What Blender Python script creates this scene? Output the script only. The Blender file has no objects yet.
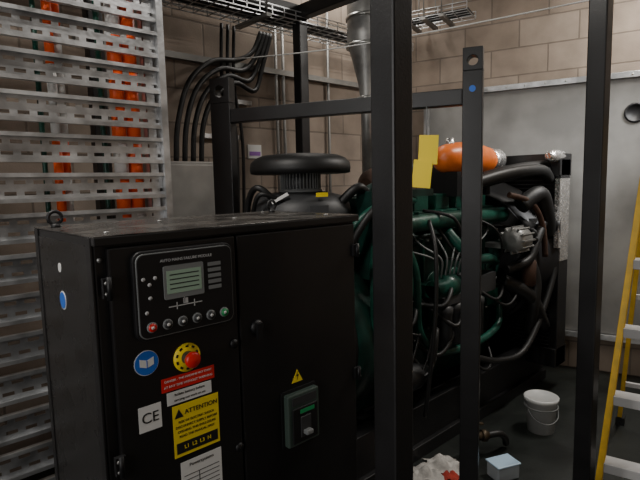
import bpy, math, random
from mathutils import Vector, Matrix
random.seed(7)
S=bpy.context.scene
COL=S.collection
ANG=math.radians(43)

# ---------------------------------------------------------------- materials
def mat(name,col,rough=.5,metal=0.,var=0.,vscale=8.,bump=0.,bscale=60.,spec=.5,trans=0.,dirt=None,emit=0):
    m=bpy.data.materials.new(name); m.use_nodes=True
    nt=m.node_tree; b=nt.nodes['Principled BSDF']
    b.inputs['Base Color'].default_value=(*col,1); b.inputs['Roughness'].default_value=rough
    b.inputs['Metallic'].default_value=metal
    b.inputs['Specular IOR Level'].default_value=spec
    if trans: b.inputs['Transmission Weight'].default_value=trans
    if emit:
        b.inputs['Emission Color'].default_value=(*col,1); b.inputs['Emission Strength'].default_value=emit
    tc=nt.nodes.new('ShaderNodeTexCoord')
    if var:
        n=nt.nodes.new('ShaderNodeTexNoise'); n.inputs['Scale'].default_value=vscale; n.inputs['Detail'].default_value=5
        nt.links.new(tc.outputs['Object'],n.inputs['Vector'])
        r=nt.nodes.new('ShaderNodeValToRGB')
        d=dirt or tuple(c*(1-var) for c in col)
        r.color_ramp.elements[0].position=.35; r.color_ramp.elements[0].color=(*d,1)
        r.color_ramp.elements[1].position=.65; r.color_ramp.elements[1].color=(*[min(1,c*(1+var*.4)) for c in col],1)
        nt.links.new(n.outputs['Fac'],r.inputs['Fac']); nt.links.new(r.outputs['Color'],b.inputs['Base Color'])
        mr=nt.nodes.new('ShaderNodeMapRange'); mr.inputs['To Min'].default_value=max(.05,rough-.12); mr.inputs['To Max'].default_value=min(1,rough+.12)
        nt.links.new(n.outputs['Fac'],mr.inputs['Value']); nt.links.new(mr.outputs['Result'],b.inputs['Roughness'])
    if bump:
        n2=nt.nodes.new('ShaderNodeTexNoise'); n2.inputs['Scale'].default_value=bscale; n2.inputs['Detail'].default_value=3
        nt.links.new(tc.outputs['Object'],n2.inputs['Vector'])
        bp=nt.nodes.new('ShaderNodeBump'); bp.inputs['Strength'].default_value=bump; bp.inputs['Distance'].default_value=.01
        nt.links.new(n2.outputs['Fac'],bp.inputs['Height']); nt.links.new(bp.outputs['Normal'],b.inputs['Normal'])
    return m

M_black=mat('black_powdercoat',(.009,.0085,.009),.36,0,.25,3,.05,300)
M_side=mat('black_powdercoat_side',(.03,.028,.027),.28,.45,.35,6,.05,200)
M_lid=mat('black_lid_sheen',(.07,.064,.058),.26,.15,.6,9,.03,200,dirt=(.014,.013,.012))  # black lid, its brown-grey reflection painted in as lighter streaks
M_frame=mat('black_steel_paint',(.010,.0098,.0105),.4,0,.3,4,.06,150)
M_blk2=mat('satin_black',(.006,.006,.007),.5)
M_rub=mat('black_rubber',(.009,.009,.009),.5)
M_dgrey=mat('dark_grey_plastic',(.035,.036,.038),.5)
M_mgrey=mat('mid_grey_plastic',(.2,.21,.21),.5)
M_lgrey=mat('light_grey',(.5,.5,.5),.45)
M_galv=mat('galvanised_steel',(.66,.67,.68),.34,.85,.4,9,.12,60)
M_galv2=mat('dull_galvanised',(.30,.295,.28),.45,.5,.35,2.2,.05,60)
M_box=mat('painted_grey_box',(.40,.39,.37),.4,.4,.25,4)
M_alu=mat('aluminium_cast',(.5,.5,.48),.35,.9,.3,20)
M_green=mat('engine_green_paint',(.010,.085,.058),.36,.05,.5,9,.15,50,dirt=(.004,.022,.016))
M_dgreen=mat('shaded_green_paint',(.004,.032,.024),.45,.1,.5,9,.1,50)  # engine green with the shadow's darkening put into the colour
M_orange=mat('orange_paint',(.95,.20,.03),.35,0,.3,9)
M_orange2=mat('fluoro_orange_plastic',(1.,.12,.015),.45)
M_white=mat('white_plastic',(.8,.8,.78),.4)
M_paper=mat('label_white',(.75,.75,.73),.5)
M_red=mat('red_plastic',(.7,.02,.015),.35)
M_yellow=mat('label_yellow',(.9,.68,.02),.5)
M_fibre=mat('yellow_fibreglass',(.85,.52,.03),.45,0,.2,14)
M_blue=mat('label_blue',(.02,.14,.6),.45)
M_ink=mat('label_ink',(.01,.01,.01),.6)
M_lcd=mat('lcd_glass',(.22,.30,.22),.2,emit=.12)
M_brk=mat('breaker_grey_green',(.05,.075,.062),.45)
M_grn=mat('button_green',(.02,.3,.1),.4)
M_pipe=mat('grey_duct_metal',(.35,.35,.34),.45,.7,.4,7,.1,30)
M_brown=mat('rusty_brown',(.07,.035,.022),.65,.2,.5,12,.2,40)
M_valve=mat('tarnished_brass',(.09,.065,.04),.45,.6,.5,14,.1,40)
M_cloth=mat('rag_cloth',(.5,.48,.45),.95,0,.3,20,.4,80)
M_redcloth=mat('red_rag',(.4,.04,.025),.95,0,.3,20)
M_clear=mat('clear_plastic',(.75,.82,.88),.2,0,trans=.55)
M_pail=mat('translucent_white_plastic',(.74,.75,.74),.35,0,trans=.35)
M_bluelid=mat('pale_blue_plastic',(.45,.62,.78),.35)
M_purple=mat('label_purple',(.3,.12,.45),.5)
M_heat=mat('heatshield_silver',(.9,.88,.85),.25,.9,.2,30,.4,60)

def blockmat():
    m=bpy.data.materials.new('painted_blockwork'); m.use_nodes=True; nt=m.node_tree; b=nt.nodes['Principled BSDF']
    tc=nt.nodes.new('ShaderNodeTexCoord'); sp=nt.nodes.new('ShaderNodeSeparateXYZ'); cb=nt.nodes.new('ShaderNodeCombineXYZ')
    nt.links.new(tc.outputs['Object'],sp.inputs[0]); nt.links.new(sp.outputs['X'],cb.inputs['X']); nt.links.new(sp.outputs['Z'],cb.inputs['Y'])
    br=nt.nodes.new('ShaderNodeTexBrick'); nt.links.new(cb.outputs[0],br.inputs['Vector'])
    br.inputs['Scale'].default_value=1; br.inputs['Brick Width'].default_value=.45; br.inputs['Row Height'].default_value=.225
    br.inputs['Mortar Size'].default_value=.007; br.inputs['Mortar Smooth'].default_value=.3
    br.inputs['Color1'].default_value=(.265,.21,.165,1); br.inputs['Color2'].default_value=(.33,.27,.22,1); br.inputs['Mortar'].default_value=(.19,.155,.125,1)
    n=nt.nodes.new('ShaderNodeTexNoise'); n.inputs['Scale'].default_value=5; n.inputs['Detail'].default_value=8
    nt.links.new(tc.outputs['Object'],n.inputs['Vector'])
    mx=nt.nodes.new('ShaderNodeMixRGB'); mx.blend_type='OVERLAY'; mx.inputs['Fac'].default_value=.5
    nt.links.new(br.outputs['Color'],mx.inputs['Color1']); nt.links.new(n.outputs['Fac'],mx.inputs['Color2'])
    nt.links.new(mx.outputs[0],b.inputs['Base Color']); b.inputs['Roughness'].default_value=.85
    n3=nt.nodes.new('ShaderNodeTexNoise'); n3.inputs['Scale'].default_value=90
    nt.links.new(tc.outputs['Object'],n3.inputs['Vector'])
    ad=nt.nodes.new('ShaderNodeMath'); ad.operation='MULTIPLY_ADD'; ad.inputs[1].default_value=.25
    iv=nt.nodes.new('ShaderNodeMath'); iv.operation='SUBTRACT'; iv.inputs[0].default_value=1
    nt.links.new(br.outputs['Fac'],iv.inputs[1]); nt.links.new(n3.outputs['Fac'],ad.inputs[0]); nt.links.new(iv.outputs[0],ad.inputs[2])
    bp=nt.nodes.new('ShaderNodeBump'); bp.inputs['Strength'].default_value=.5; bp.inputs['Distance'].default_value=.008
    nt.links.new(ad.outputs[0],bp.inputs['Height']); nt.links.new(bp.outputs['Normal'],b.inputs['Normal'])
    return m
M_block=blockmat()
M_floor=mat('dark_green_floor_paint',(.016,.019,.017),.4,0,.5,3,.15,20)
M_ceil=mat('ceiling_soffit',(.08,.075,.07),.9,0,.2,4)

# ---------------------------------------------------------------- mesh helpers
class MB:
    def __init__(s): s.v=[]; s.f=[]; s.sm=[]
    def _add(s,vs,fs,sm=False):
        o=len(s.v); s.v+= [tuple(v) for v in vs]; s.f+=[tuple(i+o for i in f) for f in fs]; s.sm+=[sm]*len(fs)
    def box(s,x0,x1,y0,y1,z0,z1,R=None,c=None):
        vs=[Vector(p) for p in [(x0,y0,z0),(x1,y0,z0),(x1,y1,z0),(x0,y1,z0),(x0,y0,z1),(x1,y0,z1),(x1,y1,z1),(x0,y1,z1)]]
        if R is not None:
            cc=Vector(c) if c is not None else sum(vs,Vector())/8
            vs=[cc+R@(v-cc) for v in vs]
        s._add(vs,[(0,3,2,1),(4,5,6,7),(0,1,5,4),(1,2,6,5),(2,3,7,6),(3,0,4,7)]); return s
    def prism(s,poly,y0,y1,axis='y'):
        n=len(poly)
        def P(a,b,t):
            return (a,t,b) if axis=='y' else ((t,a,b) if axis=='x' else (a,b,t))
        vs=[P(a,b,y0) for a,b in poly]+[P(a,b,y1) for a,b in poly]
        fs=[tuple(range(n)),tuple(range(2*n-1,n-1,-1))]+[(i,i+n,(i+1)%n+n,(i+1)%n) for i in range(n)]
        s._add(vs,fs); return s
    def rev(s,p0,axis,prof,seg=28,cap=True,a0=0,a1=2*math.pi):
        ax=Vector(axis).normalized(); up=Vector((0,0,1)) if abs(ax.z)<.9 else Vector((1,0,0))
        u=ax.cross(up).normalized(); w=ax.cross(u); p0=Vector(p0); vs=[];fs=[]
        for r,h in prof:
            for i in range(seg):
                a=a0+(a1-a0)*i/seg; vs.append(p0+ax*h+(u*math.cos(a)+w*math.sin(a))*r)
        for k in range(len(prof)-1):
            for i in range(seg):
                j=(i+1)%seg; fs.append((k*seg+i,k*seg+j,(k+1)*seg+j,(k+1)*seg+i))
        s._add(vs,fs,True)
        if cap:
            o=len(s.v)-len(vs); n=len(prof)
            for k in (0,n-1):
                if prof[k][0]>1e-5:
                    s.f.append(tuple(o+k*seg+i for i in range(seg))); s.sm.append(False)
        return s
    def cyl(s,p0,p1,r,r2=None,seg=20):
        d=Vector(p1)-Vector(p0); return s.rev(p0,d,[(r,0),(r if r2 is None else r2,d.length)],seg)
    def tube(s,pts,r,seg=10,sub=6,closed=False):
        P=[Vector(p) for p in pts]; Q=[]
        n=len(P)
        if n==2: Q=P
        else:
            for i in range(n-1):
                a=P[max(i-1,0)];b=P[i];c=P[i+1];d=P[min(i+2,n-1)]
                for k in range(sub):
                    t=k/sub
                    Q.append(.5*((2*b)+(c-a)*t+(2*a-5*b+4*c-d)*t*t+(-a+3*b-3*c+d)*t**3))
            Q.append(P[-1])
        vs=[];fs=[];u=None
        for i,q in enumerate(Q):
            t=(Q[min(i+1,len(Q)-1)]-Q[max(i-1,0)]).normalized()
            if u is None:
                u=t.cross(Vector((0,0,1)) if abs(t.z)<.9 else Vector((1,0,0))).normalized()
            else:
                u=(u-t*u.dot(t)).normalized()
            w=t.cross(u)
            for k in range(seg):
                a=2*math.pi*k/seg; vs.append(q+(u*math.cos(a)+w*math.sin(a))*r)
        for i in range(len(Q)-1):
            for k in range(seg):
                j=(k+1)%seg; fs.append((i*seg+k,i*seg+j,(i+1)*seg+j,(i+1)*seg+k))
        s._add(vs,fs,True)
        o=len(s.v)-len(vs); s.f.append(tuple(o+k for k in range(seg))); s.f.append(tuple(len(s.v)-seg+k for k in range(seg))); s.sm+=[False,False]
        return s
    def done(s,name,m,par=None,bevel=0,loc=None,rotz=0):
        me=bpy.data.meshes.new(name); me.from_pydata(s.v,[],s.f); me.update()
        for p,q in zip(me.polygons,s.sm): p.use_smooth=q
        me.materials.append(m)
        import bmesh
        b=bmesh.new(); b.from_mesh(me); bmesh.ops.recalc_face_normals(b,faces=b.faces); b.to_mesh(me); b.free()
        o=bpy.data.objects.new(name,me); COL.objects.link(o)
        if par is not None: o.parent=par
        if loc: o.location=loc
        if rotz: o.rotation_euler=(0,0,rotz)
        if bevel:
            md=o.modifiers.new('bev','BEVEL'); md.width=bevel; md.segments=2; md.limit_method='ANGLE'; md.angle_limit=math.radians(50)
        return o
def E(name,loc=(0,0,0),rz=0.):
    e=bpy.data.objects.new(name,None); e.empty_display_size=.1; COL.objects.link(e); e.location=loc; e.rotation_euler=(0,0,rz); return e
def text(name,s,par,loc,size,m,rot=(math.pi/2,0,0),ax='CENTER',ext=.0004):
    c=bpy.data.curves.new(name,'FONT'); c.body=s; c.size=size; c.align_x=ax; c.align_y='CENTER'; c.extrude=ext
    o=bpy.data.objects.new(name,c); COL.objects.link(o); c.materials.append(m); o.parent=par; o.location=loc; o.rotation_euler=rot; return o
def RZ(a): return Matrix.Rotation(a,3,'Z')
def RX(a): return Matrix.Rotation(a,3,'X')
def RY(a): return Matrix.Rotation(a,3,'Y')

# ---------------------------------------------------------------- room
H=3.5
C0=Vector((.735,5)); Ad=Vector((math.cos(ANG),math.sin(ANG))); Wd=Vector((.866,-.5))
C1=C0+Wd*4.2; C2=C0-Ad*7; C3=C1+Vector((-.5,-.866))*6; C4=C2+Vector((.682,-.731))*4
def wall(name,a,b,m=M_block,th=.2):
    d=b-a; L=d.length; ang=math.atan2(d.y,d.x)
    MB().box(0,L,0,th,0,H).done(name,m,None,0,(a.x,a.y,0),ang)
wall('wall_left',C2,C0); wall('wall_back',C0,C1); wall('wall_right',C1,C3); wall('wall_rear',C3,C4); wall('wall_side',C4,C2)
poly=[tuple(c) for c in (C0,C1,C3,C4,C2)]
MB().prism(poly,-.1,0,'z').done('floor',M_floor)
MB().prism(poly,H,H+.1,'z').done('ceiling',M_ceil)

# ---------------------------------------------------------------- control cabinet
cab=E('generator_control_cabinet',(-.494,1.1,0),ANG)
W=.826;D=.44;T=1.5
MB().box(0,W,0,D,.12,T).done('body',M_black,cab,.004)
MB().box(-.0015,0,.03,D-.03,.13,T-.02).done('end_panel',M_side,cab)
MB().box(.02,W-.02,.02,D-.02,0,.12).done('plinth',M_frame,cab)
MB().box(-.004,W+.004,-.022,0,T-.018,T+.001).done('lid_lip',M_black,cab,.002)
MB().box(-.004,W+.004,-.02,D+.004,T,T+.004).done('lid',M_lid,cab,.0015)
MB().box(.024,.352,-.02,-.002,.18,T-.024).done('door_left',M_black,cab,.004)
MB().box(.358,W-.018,-.02,-.002,.18,T-.024).done('door_right',M_black,cab,.004)
hb=MB()
for z in (1.39,.98,.5):
    hb.box(.006,.03,-.03,-.018,z-.022,z+.022); hb.cyl((.018,-.032,z-.026),(.018,-.032,z+.026),.006,seg=10)
    hb.box(W-.031,W-.006,-.03,-.018,z-.018,z+.018); hb.cyl((W-.018,-.032,z-.022),(W-.018,-.032,z+.022),.006,seg=10)
hb.done('hinges',M_blk2,cab)
bolts=MB()
for z in (1.39,.98):
    for dz in (-.012,.012):
        bolts.rev((.012,-.029,z+dz),(0,-1,0),[(.004,0),(.004,.003),(0,.004)],10)
        bolts.rev((W-.011,-.029,z+dz),(0,-1,0),[(.004,0),(.004,.003),(0,.004)],10)
bolts.rev((.012,0,1.45),(0,-1,0),[(.006,0),(.006,.003),(0,.004)],10)
for x,y in((.05,.05),(.05,.39),(.75,.05),(.75,.39),(.3,.3),(.5,.2)): bolts.rev((x,y,T+.004),(0,0,1),[(.007,0),(.007,.003),(0,.004)],8)
bolts.done('bolts',M_pipe,cab)
for i,(x,y) in enumerate(((.03,.36),(.77,.36))):
    e=MB(); e.cyl((x,y,T),(x,y,T+.014),.012)
    ring=[(x+.017*math.cos(a),y,T+.03+.017*math.sin(a)) for a in [k*math.pi/8 for k in range(17)]]
    e.tube(ring,.005,8,2); e.done('lifting_eye_%d'%(i+1),M_blk2,cab)
def rrect(x0,x1,z0,z1,r,n=5):
    pts=[]
    for cx,cz,a in((x1-r,z1-r,0),(x0+r,z1-r,90),(x0+r,z0+r,180),(x1-r,z0+r,270)):
        for k in range(n+1):
            t=math.radians(a+90*k/n); pts.append((cx+r*math.cos(t),cz+r*math.sin(t)))
    return pts
MB().prism(rrect(.070,.332,1.255,1.463,.022),-.036,-.02).done('controller_bezel',M_blk2,cab,.003)
MB().prism(rrect(.076,.326,1.261,1.457,.018),-.04,-.036).done('controller_outline',M_mgrey,cab)
MB().prism(rrect(.078,.324,1.263,1.455,.017),-.0415,-.036).done('controller_face',M_blk2,cab)
MB().prism(rrect(.138,.242,1.345,1.424,.004),-.0445,-.04).done('lcd_surround',M_mgrey,cab)
MB().box(.145,.235,-.0455,-.044,1.358,1.412).done('lcd_screen',M_lcd,cab)
t=MB()
for k in range(4): t.box(.152,.228,-.0462,-.0455,1.368+.011*k,1.3705+.011*k)
t.done('lcd_text',M_ink,cab)
t=MB()
for k in range(5): t.box(.256,.292,-.043,-.041,1.352+.0145*k,1.361+.0145*k)
t.done('indicator_labels',M_mgrey,cab)
text('controller_title','AUTO MAINS FAILURE MODULE',cab,(.2,-.0425,1.437),.0095,M_lgrey)
t=MB()
for (x,z) in((.104,1.386),(.104,1.355),(.094,1.322),(.118,1.400),(.09,1.400)):
    t.rev((x,-.041,z),(0,-1,0),[(.0045,0),(.0045,.002),(0,.003)],14)
t.box(.148,.236,-.0425,-.041,1.325,1.3272).box(.168,.17,-.0425,-.041,1.318,1.335).box(.214,.216,-.0425,-.041,1.318,1.335).box(.186,.198,-.0425,-.041,1.329,1.342)
t.box(.188,.190,-.0425,-.041,1.329,1.35).done('icons',M_lgrey,cab)
for k in range(6):
    x=.104+.0385*k; z=1.287
    MB().rev((x,-.041,z),(0,-1,0),[(.0125,0),(.0125,.003),(.0105,.0045)],22).done('button_ring_%d'%k,M_mgrey,cab)
    MB().rev((x,-.045,z),(0,-1,0),[(.010,0),(.010,.002),(0,.0025)],22).done('button_%d'%k,[M_red,M_dgrey,M_dgrey,M_dgrey,M_dgrey,M_grn][k],cab)
    MB().rev((x,-.047,z),(0,-1,0),[(.004,0),(.004,.001),(0,.0012)],10).done('button_icon_%d'%k,M_paper,cab)
ex,ez=.198,1.188
MB().rev((ex,-.02,ez),(0,-1,0),[(.036,0),(.036,.003),(0,.0031)],36).done('estop_disc',M_yellow,cab)
t=MB()
for k in range(10):
    a=k*math.pi/5; t.box(ex-.004,ex+.004,-.0238,-.0228,ez+.026,ez+.031,RY(a),(ex,-.023,ez))
t.done('estop_lettering',M_ink,cab)
MB().rev((ex,-.023,ez),(0,-1,0),[(.016,0),(.014,.02)],24).done('estop_stem',M_dgrey,cab)
MB().rev((ex,-.04,ez),(0,-1,0),[(.012,0),(.019,.004),(.0205,.012),(.016,.018),(0,.020)],28).done('estop_button',M_red,cab)
MB().rev((.095,-.02,1.2),(0,-1,0),[(.03,0),(.03,.001)],32).done('manual_sticker_rim',M_paper,cab)
MB().rev((.095,-.021,1.2),(0,-1,0),[(.0285,0),(.0285,.001)],32).done('manual_sticker',M_blue,cab)
MB().prism([(.078,1.194),(.095,1.188),(.112,1.194),(.112,1.212),(.095,1.206),(.078,1.212)],-.0228,-.022).done('manual_book',M_paper,cab)
MB().box(.094,.096,-.0234,-.0225,1.188,1.206).done('manual_book_spine',M_blue,cab)
MB().box(.128,.272,-.0212,-.02,1.115,1.149).done('danger_label',M_red,cab)
text('danger_text','DANGER - THIS MACHINE MAY START',cab,(.200,-.0215,1.14),.0075,M_paper)
text('danger_text2','AT ANY TIME WITHOUT WARNING',cab,(.200,-.0215,1.126),.0082,M_paper)
MB().box(.14,.262,-.0212,-.02,1.079,1.111).done('notice_label',M_paper,cab)
text('notice_text','Isolate battery before',cab,(.201,-.0215,1.102),.0095,M_ink)
text('notice_text2','carrying out work on set',cab,(.201,-.0215,1.088),.0085,M_ink)
MB().box(.068,.124,-.0212,-.02,1.035,1.097).done('ce_label',M_paper,cab)
text('ce_text','CE',cab,(.096,-.0215,1.066),.036,M_ink,ext=.0006)
MB().box(.152,.28,-.0212,-.02,.94,1.073).done('attention_label',M_yellow,cab)
text('attention_text','ATTENTION',cab,(.23,-.0215,1.051),.0165,M_ink,ext=.0006)
MB().prism([(.156,1.041),(.18,1.041),(.168,1.063)],-.022,-.021).done('attention_triangle',M_ink,cab)
for k,s in enumerate(('RISK OF ELECTRIC SHOCK','DISCONNECT SUPPLY BEFORE','OPENING THIS ENCLOSURE','READ THE MANUAL FIRST')):
    text('attention_line_%d'%k,s,cab,(.216,-.0215,1.029-.0125*k),.0085,M_ink)
MB().box(.158,.274,-.0218,-.021,.948,.976).done('attention_black_strip',M_ink,cab)
text('attention_symbols','L1  L2  L3  N',cab,(.216,-.0222,.962),.014,M_yellow)
MB().box(.166,.282,-.0212,-.02,.785,.923).done('rating_plate',M_paper,cab)
text('rating_title','Powersystems',cab,(.224,-.0215,.91),.012,M_ink)
t=MB()
for k in range(8): t.box(.174,.274,-.0217,-.0212,.80+.012*k,.8018+.012*k)
t.box(.215,.2168,-.0217,-.0212,.8,.885).done('rating_lines',M_ink,cab)
t=MB()
for z in (1.22,):
    t.rev((.41,-.02,z),(0,-1,0),[(.02,0),(.02,.006),(.012,.012),(0,.013)],20); t.box(.402,.418,-.04,-.03,z-.03,z+.012)
t.rev((.335,-.02,1.19),(0,-1,0),[(.012,0),(.012,.006),(0,.007)],16)
t.rev((.338,-.02,.9),(0,-1,0),[(.012,0),(.012,.006),(0,.007)],16)
t.done('door_latches',M_blk2,cab)
MB().prism([(.530,1.022),(.572,1.022),(.551,1.060)],-.0212,-.02).done('shock_triangle',M_yellow,cab)
MB().prism([(.552,1.054),(.546,1.040),(.552,1.040),(.549,1.026),(.557,1.044),(.551,1.044)],-.0218,-.0211).done('shock_bolt',M_ink,cab)
q=-.012
MB().prism(rrect(.498+q,.634+q,.832,1.006,.008),-.026,-.02).done('breaker_cutout_trim',M_blk2,cab)
MB().box(.506+q,.626+q,-.045,-.02,.84,.997).done('breaker_body',M_brk,cab,.004)
MB().box(.518+q,.614+q,-.052,-.045,.85,.957).done('breaker_front',M_blk2,cab,.003)
MB().box(.52+q,.612+q,-.0475,-.045,.965,.988).done('breaker_label',M_dgrey,cab)
MB().box(.545+q,.60+q,-.053,-.051,.938,.950).done('breaker_green_label',M_grn,cab)
MB().box(.545+q,.585+q,-.055,-.051,.865,.928).done('breaker_slot',M_dgrey,cab,.002)
MB().box(.552+q,.578+q,-.074,-.054,.875,.889).done('breaker_toggle',M_mgrey,cab,.004)
MB().rev((-.0015,.232,1.327),(-1,0,0),[(.024,0),(.024,.001)],28).done('side_sticker_rim',M_paper,cab)
MB().rev((-.0025,.232,1.327),(-1,0,0),[(.021,0),(.021,.001)],28).done('side_sticker',M_blue,cab)
MB().rev((-.0015,.24,1.41),(-1,0,0),[(.012,0),(.012,.001)],20).done('side_sticker_white',M_paper,cab)
MB().box(-.006,0,.0,.03,.14,T).box(-.004,0,.41,.44,.14,T).done('side_trim',M_black,cab,.002)

# ---------------------------------------------------------------- stacked cable trays
tr=E('perforated_cable_tray_stack',(-.7,2.3,0),ANG)
tm=MB(); L=-1.7
k=0; z=.06
while z<3.35:
    h=.108
    zz=[z,z+.026,z+.040,z+.068,z+.082,z+h]
    tm.box(L,0,0,.002,zz[0],zz[1]).box(L,0,0,.002,zz[2],zz[3]).box(L,0,0,.002,zz[4],zz[5])
    for a,b,off in((1,2,0),(3,4,.033)):
        x=L+off
        while x<0:
            tm.box(x,min(x+.026,0),0,.002,zz[a],zz[b]); x+=.066
    tm.box(L,0,-.022,0,z-.001,z+.003).box(L,0,-.024,-.021,z-.001,z+.014)
    tm.box(L,0,-.022,0,z+h-.003,z+h+.001).box(L,0,-.024,-.021,z+h-.014,z+h+.001)
    z+=.15
tm.done('trays',M_galv,tr)
st=MB()
for x in (-.03,-1.1):
    st.box(x-.021,x+.021,.005,.009,0,3.4).box(x-.021,x-.018,.005,.045,0,3.4).box(x+.018,x+.021,.005,.045,0,3.4)
st.box(.0,.03,-.03,.03,0,3.4).done('channel_supports',M_galv,tr)
pb=E('orange_and_white_conduits',(-.7,2.3,0),ANG)
for i,(x,y,r) in enumerate(((-.08,.085,.03),(-.145,.085,.03),(-.40,.09,.018),(-.36,.12,.016))):
    o=MB();w=MB()
    zc=0;kk=i
    while zc<3.4:
        seg=.15*(1 if i%2 else 2)
        (w if (kk%4==0 or (i==3 and kk%2)) else o).cyl((x,y,zc),(x,y,min(zc+seg,3.4)),r,seg=14); zc+=seg;kk+=1
    o.done('orange_%d'%i,M_orange2,pb); w.done('white_%d'%i,M_white,pb)
MB().cyl((-.21,.09,0),(-.21,.09,3.4),.012).cyl((-.45,.09,0),(-.45,.09,3.4),.01).done('green_conduits',M_green,pb)

# ---------------------------------------------------------------- canopy frame
P1=Vector((.186,1.3))
fr=E('black_steel_frame',(P1.x,P1.y,0),ANG)
a=.038; LA=1.41; LB=1.94; ZT=2.73
f=MB()
for x,y in((0,0),(LA,0),(LA,LB),(0,LB)):
    f.box(x-a,x+a,y-a,y+a,.012,ZT+.09)
f.done('posts',M_frame,fr,.006)
f=MB()
for y in (0,LB): f.box(a,LA-a,y-a,y+a,ZT,ZT+.088)
for x in (0,LA): f.box(x-a,x+a,a,LB-a,ZT,ZT+.088)
f.box(a,LA-a,LB*.5-.03,LB*.5+.03,ZT+.02,ZT+.08)
f.done('top_beams',M_frame,fr,.006)
f=MB()
for x,y in((0,0),(LA,0),(LA,LB),(0,LB)): f.box(x-.08,x+.08,y-.08,y+.08,0,.012)
f.done('base_plates',M_frame,fr)

pr=Vector((.688,2.3)); pl=Vector((-.505,2.8)); dd=pl-pr; LG=dd.length
g=E('lifting_bail_frame',(pr.x,pr.y,0),math.atan2(dd.y,dd.x))
def holed_post(x,w,z1,zh,rh,name):
    m=MB(); m.box(x-w/2,x+w/2,-.03,.03,0,zh-w/2)
    n=24; sq=[];ci=[]
    for i in range(n):
        an=2*math.pi*i/n; c,s_=math.cos(an),math.sin(an); k=1/max(abs(c),abs(s_))
        sx=c*k*w/2; sz=s_*k*w/2
        if sz>0: sz=sz/(w/2)*(z1-zh)
        sq.append((x+sx,zh+sz)); ci.append((x+c*rh,zh+s_*rh))
    vs=[];fs=[]
    for y in(-.03,.03):
        vs+=[(p[0],y,p[1]) for p in sq]+[(p[0],y,p[1]) for p in ci]
    for i in range(n):
        j=(i+1)%n
        fs.append((i,j,n+j,n+i)); fs.append((2*n+i,3*n+i,3*n+j,2*n+j))
        fs.append((i,2*n+i,2*n+j,j)); fs.append((n+i,n+j,3*n+j,3*n+i))
    m._add(vs,fs); m.done(name,M_frame,g,.003)
holed_post(0,.085,2.176,2.12,.022,'post_right')
holed_post(LG,.12,2.17,2.1,.03,'post_left')
MB().box(.042,LG-.06,-.028,.028,1.935,2.005).done('crossbeam',M_frame,g,.004)
MB().rev((0,.03,2.0),(0,1,0),[(.014,0),(.014,.002)],20).done('blue_dot_sticker',M_blue,g)
MB().box(-.07,.07,-.05,.05,0,.02).box(LG-.07,LG+.07,-.05,.05,0,.02).done('feet',M_frame,g)

# ---------------------------------------------------------------- generator set
en=E('diesel_generator_engine',(.24,2.55,0),ANG)
XS=-.8
MB().box(XS,2.1,.0,.1,.08,.3).box(XS,2.1,.7,.8,.08,.3).box(XS,XS+.1,.1,.7,.08,.3).box(2.0,2.1,.1,.7,.08,.3).box(.1,.2,.1,.7,.1,.28).box(1.4,1.5,.1,.7,.1,.28).box(XS,2.1,-.03,.03,0,.08).box(XS,2.1,.77,.83,0,.08).done('skid',M_frame,en,.004)
b=MB()
b.prism([(.2,.3),(.6,.3),(.66,.66),(.72,.70),(.72,1.22),(.64,1.3),(.16,1.3),(.10,1.22),(.10,.7),(.16,.66)],.05,1.55,'x')
b.done('block',M_dgreen,en,.01)
b=MB()
for i in range(6):
    x=.14+.235*i
    b.box(x,x+.19,.13,.62,1.3,1.42); b.box(x+.02,x+.17,.18,.58,1.42,1.52)
    b.box(x-.028,x-.012,.075,.11,.66,1.26)
    b.rev((x+.095,.10,.98),(0,-1,0),[(.07,0),(.07,.012),(.045,.02),(0,.021)],20)
    b.box(x+.02,x+.17,.07,.1,.72,.86)
b.done('cylinder_heads_and_covers',M_green,en,.012)
b=MB()
for i in range(6):
    x=.14+.235*i
    for dx in(.03,.16):
        for z in(1.25,.9,.71): b.rev((x+dx,.10,z),(0,-1,0),[(.011,0),(.011,.02),(0,.022)],6)
    b.rev((x+.095,.3,1.52),(0,0,1),[(.014,0),(.014,.02),(0,.022)],8)
b.done('bolts',M_alu,en)
b=MB(); b.rev((-.12,.4,.78),(1,0,0),[(.44,0),(.46,.03),(.46,.16),(.38,.17)],36)
b.done('flywheel_housing',M_dgreen,en)
b=MB(); b.rev((-.78,.4,.78),(1,0,0),[(.2,0),(.33,.03),(.36,.07),(.36,.48),(.4,.56),(.44,.66)],36)
for i in range(16):
    an=i*math.pi/8; b.box(-.7,-.3,.4-.01,.4+.01,.78+.355,.78+.375,RX(an),(-.5,.4,.78))
b.box(-.72,-.2,.12,.68,1.1,1.32)
b.done('alternator',M_frame,en,.004)
MB().box(-.74,-.25,.1,.7,1.32,1.355).done('alternator_terminal_cover',M_dgrey,en,.01)
b=MB(); b.tube([(.12,.03,1.36),(.8,.03,1.37),(1.45,.03,1.36)],.05,16)
for i in range(6):
    x=.235+.235*i; b.tube([(x,.03,1.36),(x,.08,1.38),(x,.16,1.36)],.03,12)
b.done('inlet_manifold',M_green,en)
b=MB()
b.tube([(.1,.02,1.3),(.02,-.03,1.18),(.0,-.05,.9),(.05,-.02,.6),(.2,.0,.48)],.028,12)
b.tube([(.3,.0,1.28),(.34,-.05,1.1),(.36,-.05,.8),(.5,-.02,.65)],.02)
b.tube([(.75,.02,1.3),(.78,-.06,1.2),(.9,-.08,1.12),(1.1,-.06,1.1),(1.3,.0,1.05)],.03,12)
b.tube([(.5,.0,.6),(.9,-.04,.56),(1.3,-.02,.6),(1.45,.05,.75)],.025)
b.tube([(-.1,.1,1.3),(.0,.0,1.45),(.2,.0,1.5),(.45,.05,1.5)],.022)
b.done('green_pipework',M_green,en)
b=MB()
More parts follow.
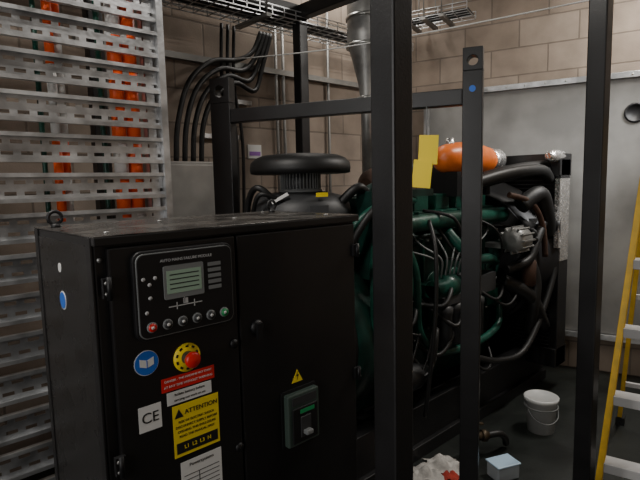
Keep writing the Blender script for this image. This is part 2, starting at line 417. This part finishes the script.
b.rev((.12,-.03,.52),(1,0,0),[(.04,0),(.075,.02),(.075,.22),(.06,.26),(.035,.34)],20)
b.done('starter_motor',M_blk2,en)
b=MB()
for x in(.62,.74,.98):
    b.rev((x,-.04,.62),(0,0,1),[(.03,0),(.05,.01),(.05,.2),(.055,.21),(.055,.24),(.03,.26)],20)
b.box(.56,.8,-.08,.1,.88,.93).box(.93,1.2,-.06,.1,.88,1.0)
b.done('oil_filters',M_dgrey,en)
b=MB(); b.rev((.52,-.03,.98),(1,0,0),[(.05,0),(.05,.1),(.07,.11),(.07,.2),(.04,.22),(.04,.3)],18).box(.52,.86,-.06,.1,.93,1.0)
b.done('fuel_injection_pump',M_green,en)
b=MB()
for i in range(6): b.tube([(.56+.045*i,-.03,1.04),(.5+.06*i,-.06,1.16),(.3+.18*i,.02,1.24),(.24+.235*i,.12,1.33)],.0055,6)
b.done('injector_pipes',M_mgrey,en)
b=MB(); b.rev((1.28,-.12,1.2),(1,0,0),[(.03,0),(.075,.01),(.085,.03),(.085,.14),(.07,.16),(.03,.165)],24)
for i in range(12):
    an=i*math.pi/6; b.box(1.285,1.45,-.125,-.115,1.27,1.292,RX(an),(1.36,-.12,1.2))
b.box(1.3,1.4,-.1,.1,1.14,1.17)
b.done('charging_alternator',M_pipe,en)
b=MB()
b.rev((1.5,-.12,1.2),(1,0,0),[(.05,0),(.05,.03)],20); b.rev((1.5,.4,.75),(1,0,0),[(.14,0),(.14,.05),(.05,.055)],28); b.rev((1.5,.3,1.15),(1,0,0),[(.1,0),(.1,.05)],24)
b.tube([(1.52,-.17,1.2),(1.52,-.13,1.26),(1.52,.3,1.25),(1.52,.41,1.1),(1.52,.54,.75),(1.52,.4,.61),(1.52,.25,.7),(1.52,-.15,1.14),(1.52,-.17,1.2)],.012,8)
b.done('pulleys_and_belt',M_blk2,en)
b=MB()
for i in range(8):
    an=i*math.pi/4
    b.box(1.64,1.655,.34,.46,1.08,1.5,RX(an)@RZ(.0),(1.65,.4,1.0))
b.rev((1.58,.4,1.0),(1,0,0),[(.08,0),(.1,.02),(.1,.08),(0,.09)],24)
b.done('cooling_fan',M_dgrey,en)
b=MB(); b.rev((1.66,.4,1.0),(1,0,0),[(.5,0),(.52,0),(.52,.12),(.6,.2)],40,cap=False)
b.done('fan_shroud',M_blk2,en)
b=MB()
b.box(1.86,2.02,-.2,-.14,.2,1.74).box(1.86,2.02,.92,.98,.2,1.74).box(1.84,2.04,-.2,.98,.2,.34).box(1.84,2.04,-.2,.98,1.62,1.78)
b.box(1.9,1.98,-.14,.92,.34,1.62)
b.done('radiator',M_frame,en,.004)
b=MB()
for i in range(44): b.box(1.855,1.9,-.14,.92,.36+.0285*i,.364+.0285*i)
b.done('radiator_fins',M_dgrey,en)
MB().box(1.83,1.86,-.205,-.17,1.1,1.6).box(1.86,2.0,-.206,-.2,1.0,1.6).done('radiator_side_plate',M_heat,en)
b=MB()
b.tube([(1.2,.2,1.55),(1.35,.05,1.62),(1.55,-.05,1.66),(1.85,-.08,1.68)],.055,18)
b.tube([(1.0,.0,1.58),(1.3,-.08,1.64),(1.65,-.14,1.66),(1.84,-.12,1.6)],.04,16)
b.tube([(1.45,-.1,1.42),(1.6,-.16,1.5),(1.72,-.16,1.36),(1.86,-.12,1.2)],.055,16)
b.tube([(1.4,.0,.9),(1.55,-.12,.8),(1.7,-.14,.6),(1.86,-.1,.5)],.05,16)
b.tube([(1.3,-.08,1.0),(1.5,-.14,1.05),(1.62,-.15,1.2),(1.8,-.14,1.4)],.03,12)
b.tube([(.9,-.05,.5),(1.2,-.1,.4),(1.5,-.15,.45),(1.85,-.17,.9),(1.84,-.19,1.3)],.022,10)
b.tube([(1.56,-.1,1.1),(1.6,-.15,.9),(1.58,-.15,.7),(1.62,-.1,.5)],.035,12)
b.done('coolant_hoses',M_rub,en)
b=MB(); b.tube([(1.32,-.08,1.5),(1.5,-.15,1.44),(1.66,-.16,1.28),(1.72,-.16,1.05)],.02,12).rev((1.55,-.12,.85),(0,0,1),[(.03,0),(.05,.02),(.05,.18),(.03,.2)],18).done('brown_pipework',M_brown,en)
b=MB()
for i in range(16):
    x=random.uniform(-.05,1.3); z=random.uniform(.6,1.5); l=random.uniform(.2,.5)
    b.tube([(x,.08,z),(x+l*.3,-.06-random.random()*.05,z-random.uniform(0,.25)),(x+l*.7,-.07,z-random.uniform(-.1,.3)),(x+l,.06,z-random.uniform(.0,.4))],random.choice((.007,.01,.014)),8)
b.tube([(-.2,-.0,1.2),(-.1,-.1,1.45),(.1,-.1,1.5),(.2,-.06,1.2),(.25,-.05,.8),(.15,-.08,.45)],.018,10)
b.tube([(.35,-.1,.3),(.38,-.14,.8),(.42,-.12,1.2),(.5,-.02,1.38)],.012,8)
b.done('wiring_and_fuel_lines',M_rub,en)
b=MB(); b.tube([(.2,.66,1.42),(.8,.66,1.44),(1.4,.66,1.42)],.055,14)
b.rev((.55,.5,1.58),(1,0,0),[(.05,0),(.10,.03),(.12,.09),(.10,.15),(.06,.18),(.08,.22),(.08,.3)],24)
b.done('turbo_and_exhaust_manifold',M_brown,en)
b=MB(); b.rev((.92,.2,1.745),(1,0,0),[(.0,0),(.05,.012),(.085,.05),(.105,.13),(.118,.28),(.112,.45),(.09,.6),(.07,.64)],28)
b.done('expansion_tank',M_orange,en)
b=MB(); b.rev((1.54,.2,1.745),(1,0,0),[(.076,0),(.085,.02),(.085,.12),(.06,.17),(0,.18)],24).cyl((1.05,.2,1.8),(1.05,.2,1.88),.028).cyl((1.3,.2,1.8),(1.3,.2,1.88),.022)
b.done('tank_end_cap',M_heat,en)
b=MB(); b.box(.98,1.03,.1,.3,1.5,1.66).box(1.35,1.4,.1,.3,1.5,1.66).done('tank_brackets',M_blk2,en)
b=MB(); b.rev((1.72,-.16,1.76),(1,0,0),[(.02,0),(.04,.04),(.045,.12),(.04,.22),(.02,.26)],20).done('silver_header_cap',M_heat,en)
b=MB(); b.box(.15,.6,.02,.12,1.52,1.56).box(.05,.12,-.02,.12,1.1,1.56).tube([(.1,.1,1.55),(.3,.0,1.66),(.55,.1,1.68)],.03,12).done('crankcase_breather',M_dgreen,en)

af=E('mushroom_air_filter',(-.095,2.72,0),0)
MB().rev((0,0,.015),(0,0,1),[(0,1.745),(.12,1.745),(.2,1.737),(.238,1.722),(.26,1.70),(.266,1.67),(.262,1.645),(.24,1.64),(.1,1.65)],48,cap=False).done('rain_cap',M_rub,af)
b=MB(); b.rev((0,0,0),(0,0,1),[(.1,1.55),(.1,1.67)],40)
b.done('filter_core',M_dgrey,af)
b=MB()
for i in range(36):
    an=i*math.pi/18; b.box(-.0025,.0025,.1,.106,1.575,1.66,RZ(an),(0,0,1.6))
b.rev((0,0,0),(0,0,1),[(.112,1.56),(.112,1.572),(.1,1.58)],36)
b.done('filter_pleats',M_mgrey,af)
MB().rev((0,0,0),(0,0,1),[(.27,1.36),(.27,1.45),(.255,1.50),(.22,1.54),(.14,1.562),(0,1.565)],40).done('filter_housing',M_dgrey,af)
MB().box(.05,.14,-.275,-.25,1.46,1.5).done('mount',M_dgrey,af)
b=MB()
b.tube([(-.1,-.2,1.5),(-.2,-.22,1.59),(-.26,-.15,1.52),(-.28,-.1,1.36)],.016,8)
b.tube([(-.05,-.2,1.5),(-.18,-.25,1.56),(-.23,-.2,1.48),(-.25,-.12,1.36)],.012,8)
b.tube([(.2,-.1,1.5),(.3,-.1,1.58),(.36,.0,1.5),(.38,.05,1.36)],.025,10)
b.done('hoses',M_rub,af)
MB().box(.08,.14,-.22,-.21,1.54,1.56,RZ(.4)).done('yellow_tag',M_yellow,af)
MB().box(-.14,-.05,-.24,-.23,1.53,1.545,RY(-.5)).done('white_tag',M_paper,af)

tg=E('yellow_warning_tag',(.490,2.33,0),math.radians(-15))
MB().box(-.035,.05,-.003,.0,1.68,1.81,RY(.05)).done('upper_flap',M_yellow,tg)
MB().box(-.062,.022,-.006,-.003,1.575,1.70,RY(.10)).done('lower_flap',M_yellow,tg)
MB().cyl((.0,0,1.8),(.0,0,1.935),.002,seg=6).done('string',M_mgrey,tg)

# ---------------------------------------------------------------- exhaust silencer
ex_=E('exhaust_silencer_pipe',(.36,3.75,0))
MB().rev((0,0,0),(0,0,1),[(.04,1.55),(.045,2.15),(.05,2.2),(.06,2.3),(.11,2.5),(.13,2.56),(.135,2.6),(.135,3.5)],32).done('silencer',M_pipe,ex_)
b=MB()
for z in(2.2,2.56,2.75,3.0):
    r=.145 if z>2.5 else .07
    b.rev((0,0,0),(0,0,1),[(r-.02,z-.012),(r,z-.012),(r,z+.012),(r-.02,z+.012)],32)
b.done('bands',M_alu,ex_)

# ---------------------------------------------------------------- left wall services
lw=E('electrical_junction_box',(C0.x,C0.y,0),ANG)
MB().box(-2.54,-2.04,-.22,-.005,1.25,1.76).done('enclosure',M_box,lw,.004)
MB().box(-2.52,-2.06,-.228,-.22,1.27,1.74).done('cover',M_box,lw,.003)
MB().rev((-2.1,-.228,1.5),(0,-1,0),[(.012,0),(.012,.01)],12).done('lock',M_blk2,lw)
cb=E('black_power_cables',(C0.x,C0.y,0),ANG)
b=MB()
for i in range(4):
    dx=.06*i; dz=.065*i
    b.tube([(-2.38+dx,-.16,1.765),(-2.36+dx,-.17,2.0),(-2.27+dx,-.17,2.26-dz*.4),(-2.08+dx,-.14,2.42-dz*.6),(-1.85+dx*.8,-.1,2.47-dz),(-1.7+dx*.5,-.08,2.55-dz*.4),(-1.62+dx*.5,-.08,2.7)],.017,10)
for i in range(3):
    b.tube([(-1.95+.05*i,-.08,2.7),(-1.96+.05*i,-.07,2.3),(-1.9+.05*i,-.06,1.9),(-1.92+.05*i,-.06,1.2)],.012,8)
b.done('cables',M_rub,cb)
MB().box(-1.98,-1.7,-.05,-.005,2.18,2.21).box(-2.1,-1.8,-.05,-.005,1.93,1.96).done('cleats',M_galv,cb)
lb=E('purple_notice',(C0.x,C0.y,0),ANG); MB().box(-1.72,-1.6,-.012,0,1.8,1.9).done('board',M_paper,lb); MB().box(-1.71,-1.61,-.014,-.012,1.82,1.85).done('strip',M_purple,lb)
def basket(name,loc,rz,L,w,h,z):
    e=E(name,loc,rz); b=MB(); r=.0028
    n=int(L/.1)
    for i in range(n+1):
        x=i*L/n
        b.box(x-r,x+r,0,w,z-r,z+r).box(x-r,x+r,-r,r,z,z+h).box(x-r,x+r,w-r,w+r,z,z+h)
    for y in [w*k/5 for k in range(6)]: b.box(0,L,y-r,y+r,z-r,z+r)
    for y in(0,w):
        for k in(.5,1): b.box(0,L,y-r,y+r,z+h*k-r,z+h*k+r)
    b.done('wire_mesh',M_galv,e)
    b=MB()
    for x in(.2,L*.5,L-.2):
        b.cyl((x,-.01,z-.02),(x,-.01,H),.005,seg=6).cyl((x,w+.01,z-.02),(x,w+.01,H),.005,seg=6).box(x-.02,x+.02,-.03,w+.03,z-.03,z-.008)
    b.done('threaded_rod_hangers',M_galv2,e)
    b=MB()
    for k in range(5): b.tube([(0,w*.15+k*.04,z+.015),(L*.3,w*.2+k*.035,z+.018),(L*.7,w*.15+k*.04,z+.015),(L,w*.2+k*.04,z+.018)],.01,6)
    b.done('laid_cables',M_rub,e)
s=C0+Vector((-math.sin(ANG),math.cos(ANG)))*-.45-Ad*3.4
basket('wire_basket_cable_tray',(s.x,s.y,0),ANG,3.1,.3,.06,2.70)
s=C0+Wd*.1+Vector((-.5,-.866))*.45
basket('wire_basket_cable_tray',(s.x,s.y,0),math.atan2(-.5,.866),.7,.3,.06,2.95)

cd=E('galvanised_wall_conduit',(C0.x,C0.y,0),ANG)
b=MB()
for x in(-1.45,-1.38,-.9): b.cyl((x,-.03,0),(x,-.03,3.45),.012,seg=10)
b.box(-2.9,-.2,-.05,0,2.43,2.47)
b.done('tubes',M_galv2,cd)

w_=E('suspended_white_wire'); MB().tube([(-.55,3.6,2.46),(.1,3.35,2.45),(.8,2.95,2.455),(1.9,2.3,2.49),(2.4,2.0,2.5)],.004,6).done('wire',M_white,w_)

# ---------------------------------------------------------------- radiator discharge duct on back wall
dp=E('radiator_discharge_duct',(C0.x,C0.y,0),math.atan2(-.5,.866))
MB().box(.38,2.75,-.10,-.0,.35,2.34).done('duct_body',M_galv2,dp,.003)
b=MB(); b.box(.34,2.8,-.13,-.09,2.34,2.385).box(.34,.385,-.13,-.09,.3,2.34).box(2.755,2.8,-.13,-.09,.3,2.34).box(.34,2.8,-.13,-.09,.3,.345).box(1.72,1.76,-.14,-.09,.345,2.34)
b.done('flange_frame',M_galv,dp,.002)
b=MB()
for x in [.45+.15*i for i in range(16)]: b.rev((x,-.13,2.362),(0,-1,0),[(.008,0),(.008,.006),(0,.007)],6)
b.done('flange_bolts',M_alu,dp)
MB().rev((1.98,-.10,2.08),(0,-1,0),[(.07,0),(.075,.012),(.06,.014),(.055,.004),(0,.004)],28).done('round_port',M_blk2,dp)

# ---------------------------------------------------------------- step ladder
ld=E('yellow_step_ladder',(1.375,2.42,0),math.radians(-35))
Hl=1.95; ly=.30; xt=.15; xr=.62; xrt=.47
def rail(x0,x1,y0,y1,m,z0,z1,sx=.03,sy=.075):
    vs=[]
    for (x,y,z) in((x0,y0,z0),(x1,y1,z1)):
        vs+=[(x-sx/2,y-sy/2,z),(x+sx/2,y-sy/2,z),(x+sx/2,y+sy/2,z),(x-sx/2,y+sy/2,z)]
    m._add(vs,[(0,3,2,1),(4,5,6,7),(0,1,5,4),(1,2,6,5),(2,3,7,6),(3,0,4,7)])
b=MB(); rail(0.,xt,0,ly,b,.04,Hl); rail(xr,xrt,0,ly,b,.04,Hl)
rail(.02,xt,.95,ly+.1,b,.04,Hl-.03,.025,.05); rail(xr-.02,xrt,.95,ly+.1,b,.04,Hl-.03,.025,.05)
b.done('fibreglass_rails',M_fibre,ld,.003)
b=MB()
for i in range(5):
    z=.18+.335*i; t_=z/Hl; xa=xt*t_; xb=xr-(xr-xrt)*t_; y=ly*t_
    b.box(xa+.01,xb-.01,y-.045,y+.045,z-.012,z+.012); b.box(xa+.01,xb-.01,y-.05,y-.04,z-.035,z+.012)
b.box(xt-.03,xrt+.03,ly-.08,ly+.16,Hl,Hl+.03)
for z in(.3,.9):
    t_=z/Hl; y=.95+(ly+.1-.95)*t_; b.box(.02+(xt-.02)*t_,xr-.02-(xr-.02-xrt)*t_,y-.01,y+.01,z-.015,z+.015)
b.done('treads',M_lgrey,ld,.003)
MB().box(-.03,.04,-.05,.05,0,.05).box(xr-.03,xr+.03,-.05,.05,0,.05).box(0,.05,.91,.99,0,.05).box(xr-.04,xr+.01,.91,.99,0,.05).done('feet',M_rub,ld)

# ---------------------------------------------------------------- floor items
bk=E('white_plastic_bucket',(1.39,3.12,0))
MB().rev((0,0,0),(0,0,1),[(.08,0),(.095,.195),(.1,.197),(.1,.207)],36).done('pail',M_pail,bk)
MB().rev((0,0,0),(0,0,1),[(.104,.2),(.106,.222),(.097,.227),(.092,.22),(0,.22)],36).done('lid',M_pail,bk)
MB().rev((0,0,0),(0,0,1),[(.097,.16),(.103,.16),(.103,.168),(.097,.168)],36,cap=False).tube([(-.1,-.0,.18),(-.075,-.075,.11),(0,-.11,.085),(.075,-.075,.11),(.1,0,.18)],.003,6).done('handle',M_mgrey,bk)
bx=E('clear_plastic_tub',(.965,2.61,0),math.radians(20))
MB().box(-.07,.07,-.05,.05,0,.08).done('tub',M_clear,bx,.008)
MB().box(-.075,.075,-.055,.055,.08,.090).done('lid',M_bluelid,bx,.004)
def rag(loc,r,seed):
    rnd=random.Random(seed); n=18; vs=[];fs=[]
    for j in range(n):
        for i in range(n):
            x=(i/(n-1)-.5)*2; y=(j/(n-1)-.5)*2; e=max(0,1-(x*x+y*y)*.6)
            vs.append((loc[0]+r*x*(1+.15*math.sin(5*y+seed)),loc[1]+r*y*(1+.15*math.sin(4*x)),loc[2]+.004+e*r*.8*(.4+.6*abs(math.sin(3.1*x+seed)*math.cos(2.7*y+seed*2)))+rnd.random()*.004))
    for j in range(n-1):
        for i in range(n-1):
            q=j*n+i; fs.append((q,q+1,q+n+1,q+n))
    mb=MB(); mb._add(vs,fs,True); return mb
r1=E('pile_of_rags'); rag((.66,2.70,0),.09,2).done('rag_1',M_cloth,r1); rag((.55,2.63,0),.08,5).done('rag_2',M_cloth,r1); rag((.675,2.61,0),.045,3).done('rag_3',M_redcloth,r1)
vv=E('drain_valve_and_hose',(.88,2.82,0),.2)
b=MB(); b.cyl((-.09,0,.12),(.08,0,.12),.024).cyl((0,0,.12),(0,0,.19),.012).box(-.045,.045,-.01,.01,.19,.20).rev((-.04,0,.12),(1,0,0),[(.035,0),(.035,.025)],8).rev((.04,0,.12),(1,0,0),[(.035,0),(.035,.025)],8)
b.done('valve',M_valve,vv)
b=MB(); b.tube([(.08,0,.12),(.15,.0,.12),(.2,.02,.08),(.22,.04,.03)],.02,12).cyl((0,0,0),(0,0,.1),.016).done('hose',M_rub,vv)

# ---------------------------------------------------------------- lights
def area(name,loc,rot,sx,sy,e,col=(1,1,1)):
    l=bpy.data.lights.new(name,'AREA'); l.shape='RECTANGLE'; l.size=sx; l.size_y=sy; l.energy=e; l.color=col
    o=bpy.data.objects.new(name,l); COL.objects.link(o); o.location=loc; o.rotation_euler=rot; return o
for i,(x,y,e) in enumerate(((-1.1,1.0,50),(2.4,3.2,62),(.2,4.1,14),(1.1,1.4,14))):  # unseen battens and lamps, added to light the trays and upper walls
    fx=E('added_batten_light' ,(x,y,0),ANG)
    MB().box(-.6,.6,-.05,.05,H-.06,H).done('housing',M_white,fx)
    area('added_ceiling_lamp_%d'%i,(x,y,H-.07),(0,0,ANG),1.15,.09,e,(1,.95,.88))
area('added_front_fill',(-1.6,-1.2,1.9),(math.radians(80),0,math.radians(-42)),1.6,1.8,36,(1,.98,.96))  # added fill behind the camera for the cabinet face; walls have no doorway
sl=bpy.data.lights.new('added_highlight_spot','SPOT'); sl.energy=330; sl.spot_size=math.radians(42); sl.spot_blend=1; sl.shadow_soft_size=.08  # added spot for a sun patch on radiator and duct, not a lamp of the room
so=bpy.data.objects.new('added_highlight_spot',sl); COL.objects.link(so); so.location=(2.9,2.75,2.9)
so.rotation_euler=(Vector((1.85,3.9,1.75))-Vector(so.location)).to_track_quat('-Z','Y').to_euler()
w=bpy.data.worlds.new('World'); S.world=w; w.use_nodes=True
w.node_tree.nodes['Background'].inputs[0].default_value=(.6,.65,.7,1); w.node_tree.nodes['Background'].inputs[1].default_value=.2

# ---------------------------------------------------------------- camera
cd_=bpy.data.cameras.new('Camera'); cam=bpy.data.objects.new('Camera',cd_); COL.objects.link(cam)
cd_.sensor_width=36; cd_.lens=510/640*36; cd_.clip_start=.02
cam.matrix_world=Matrix.Translation((0,0,1.608))@Matrix.Rotation(math.radians(90-6.4),4,'X')@Matrix.Rotation(math.radians(-1.3),4,'Z')
S.camera=cam

# align the room and machinery with the world axes (whole scene turned together)
bpy.context.view_layer.update()
RT=Matrix.Rotation(-ANG,4,'Z')
for o in list(COL.objects):
    if o.parent is None: o.matrix_world=RT@o.matrix_world
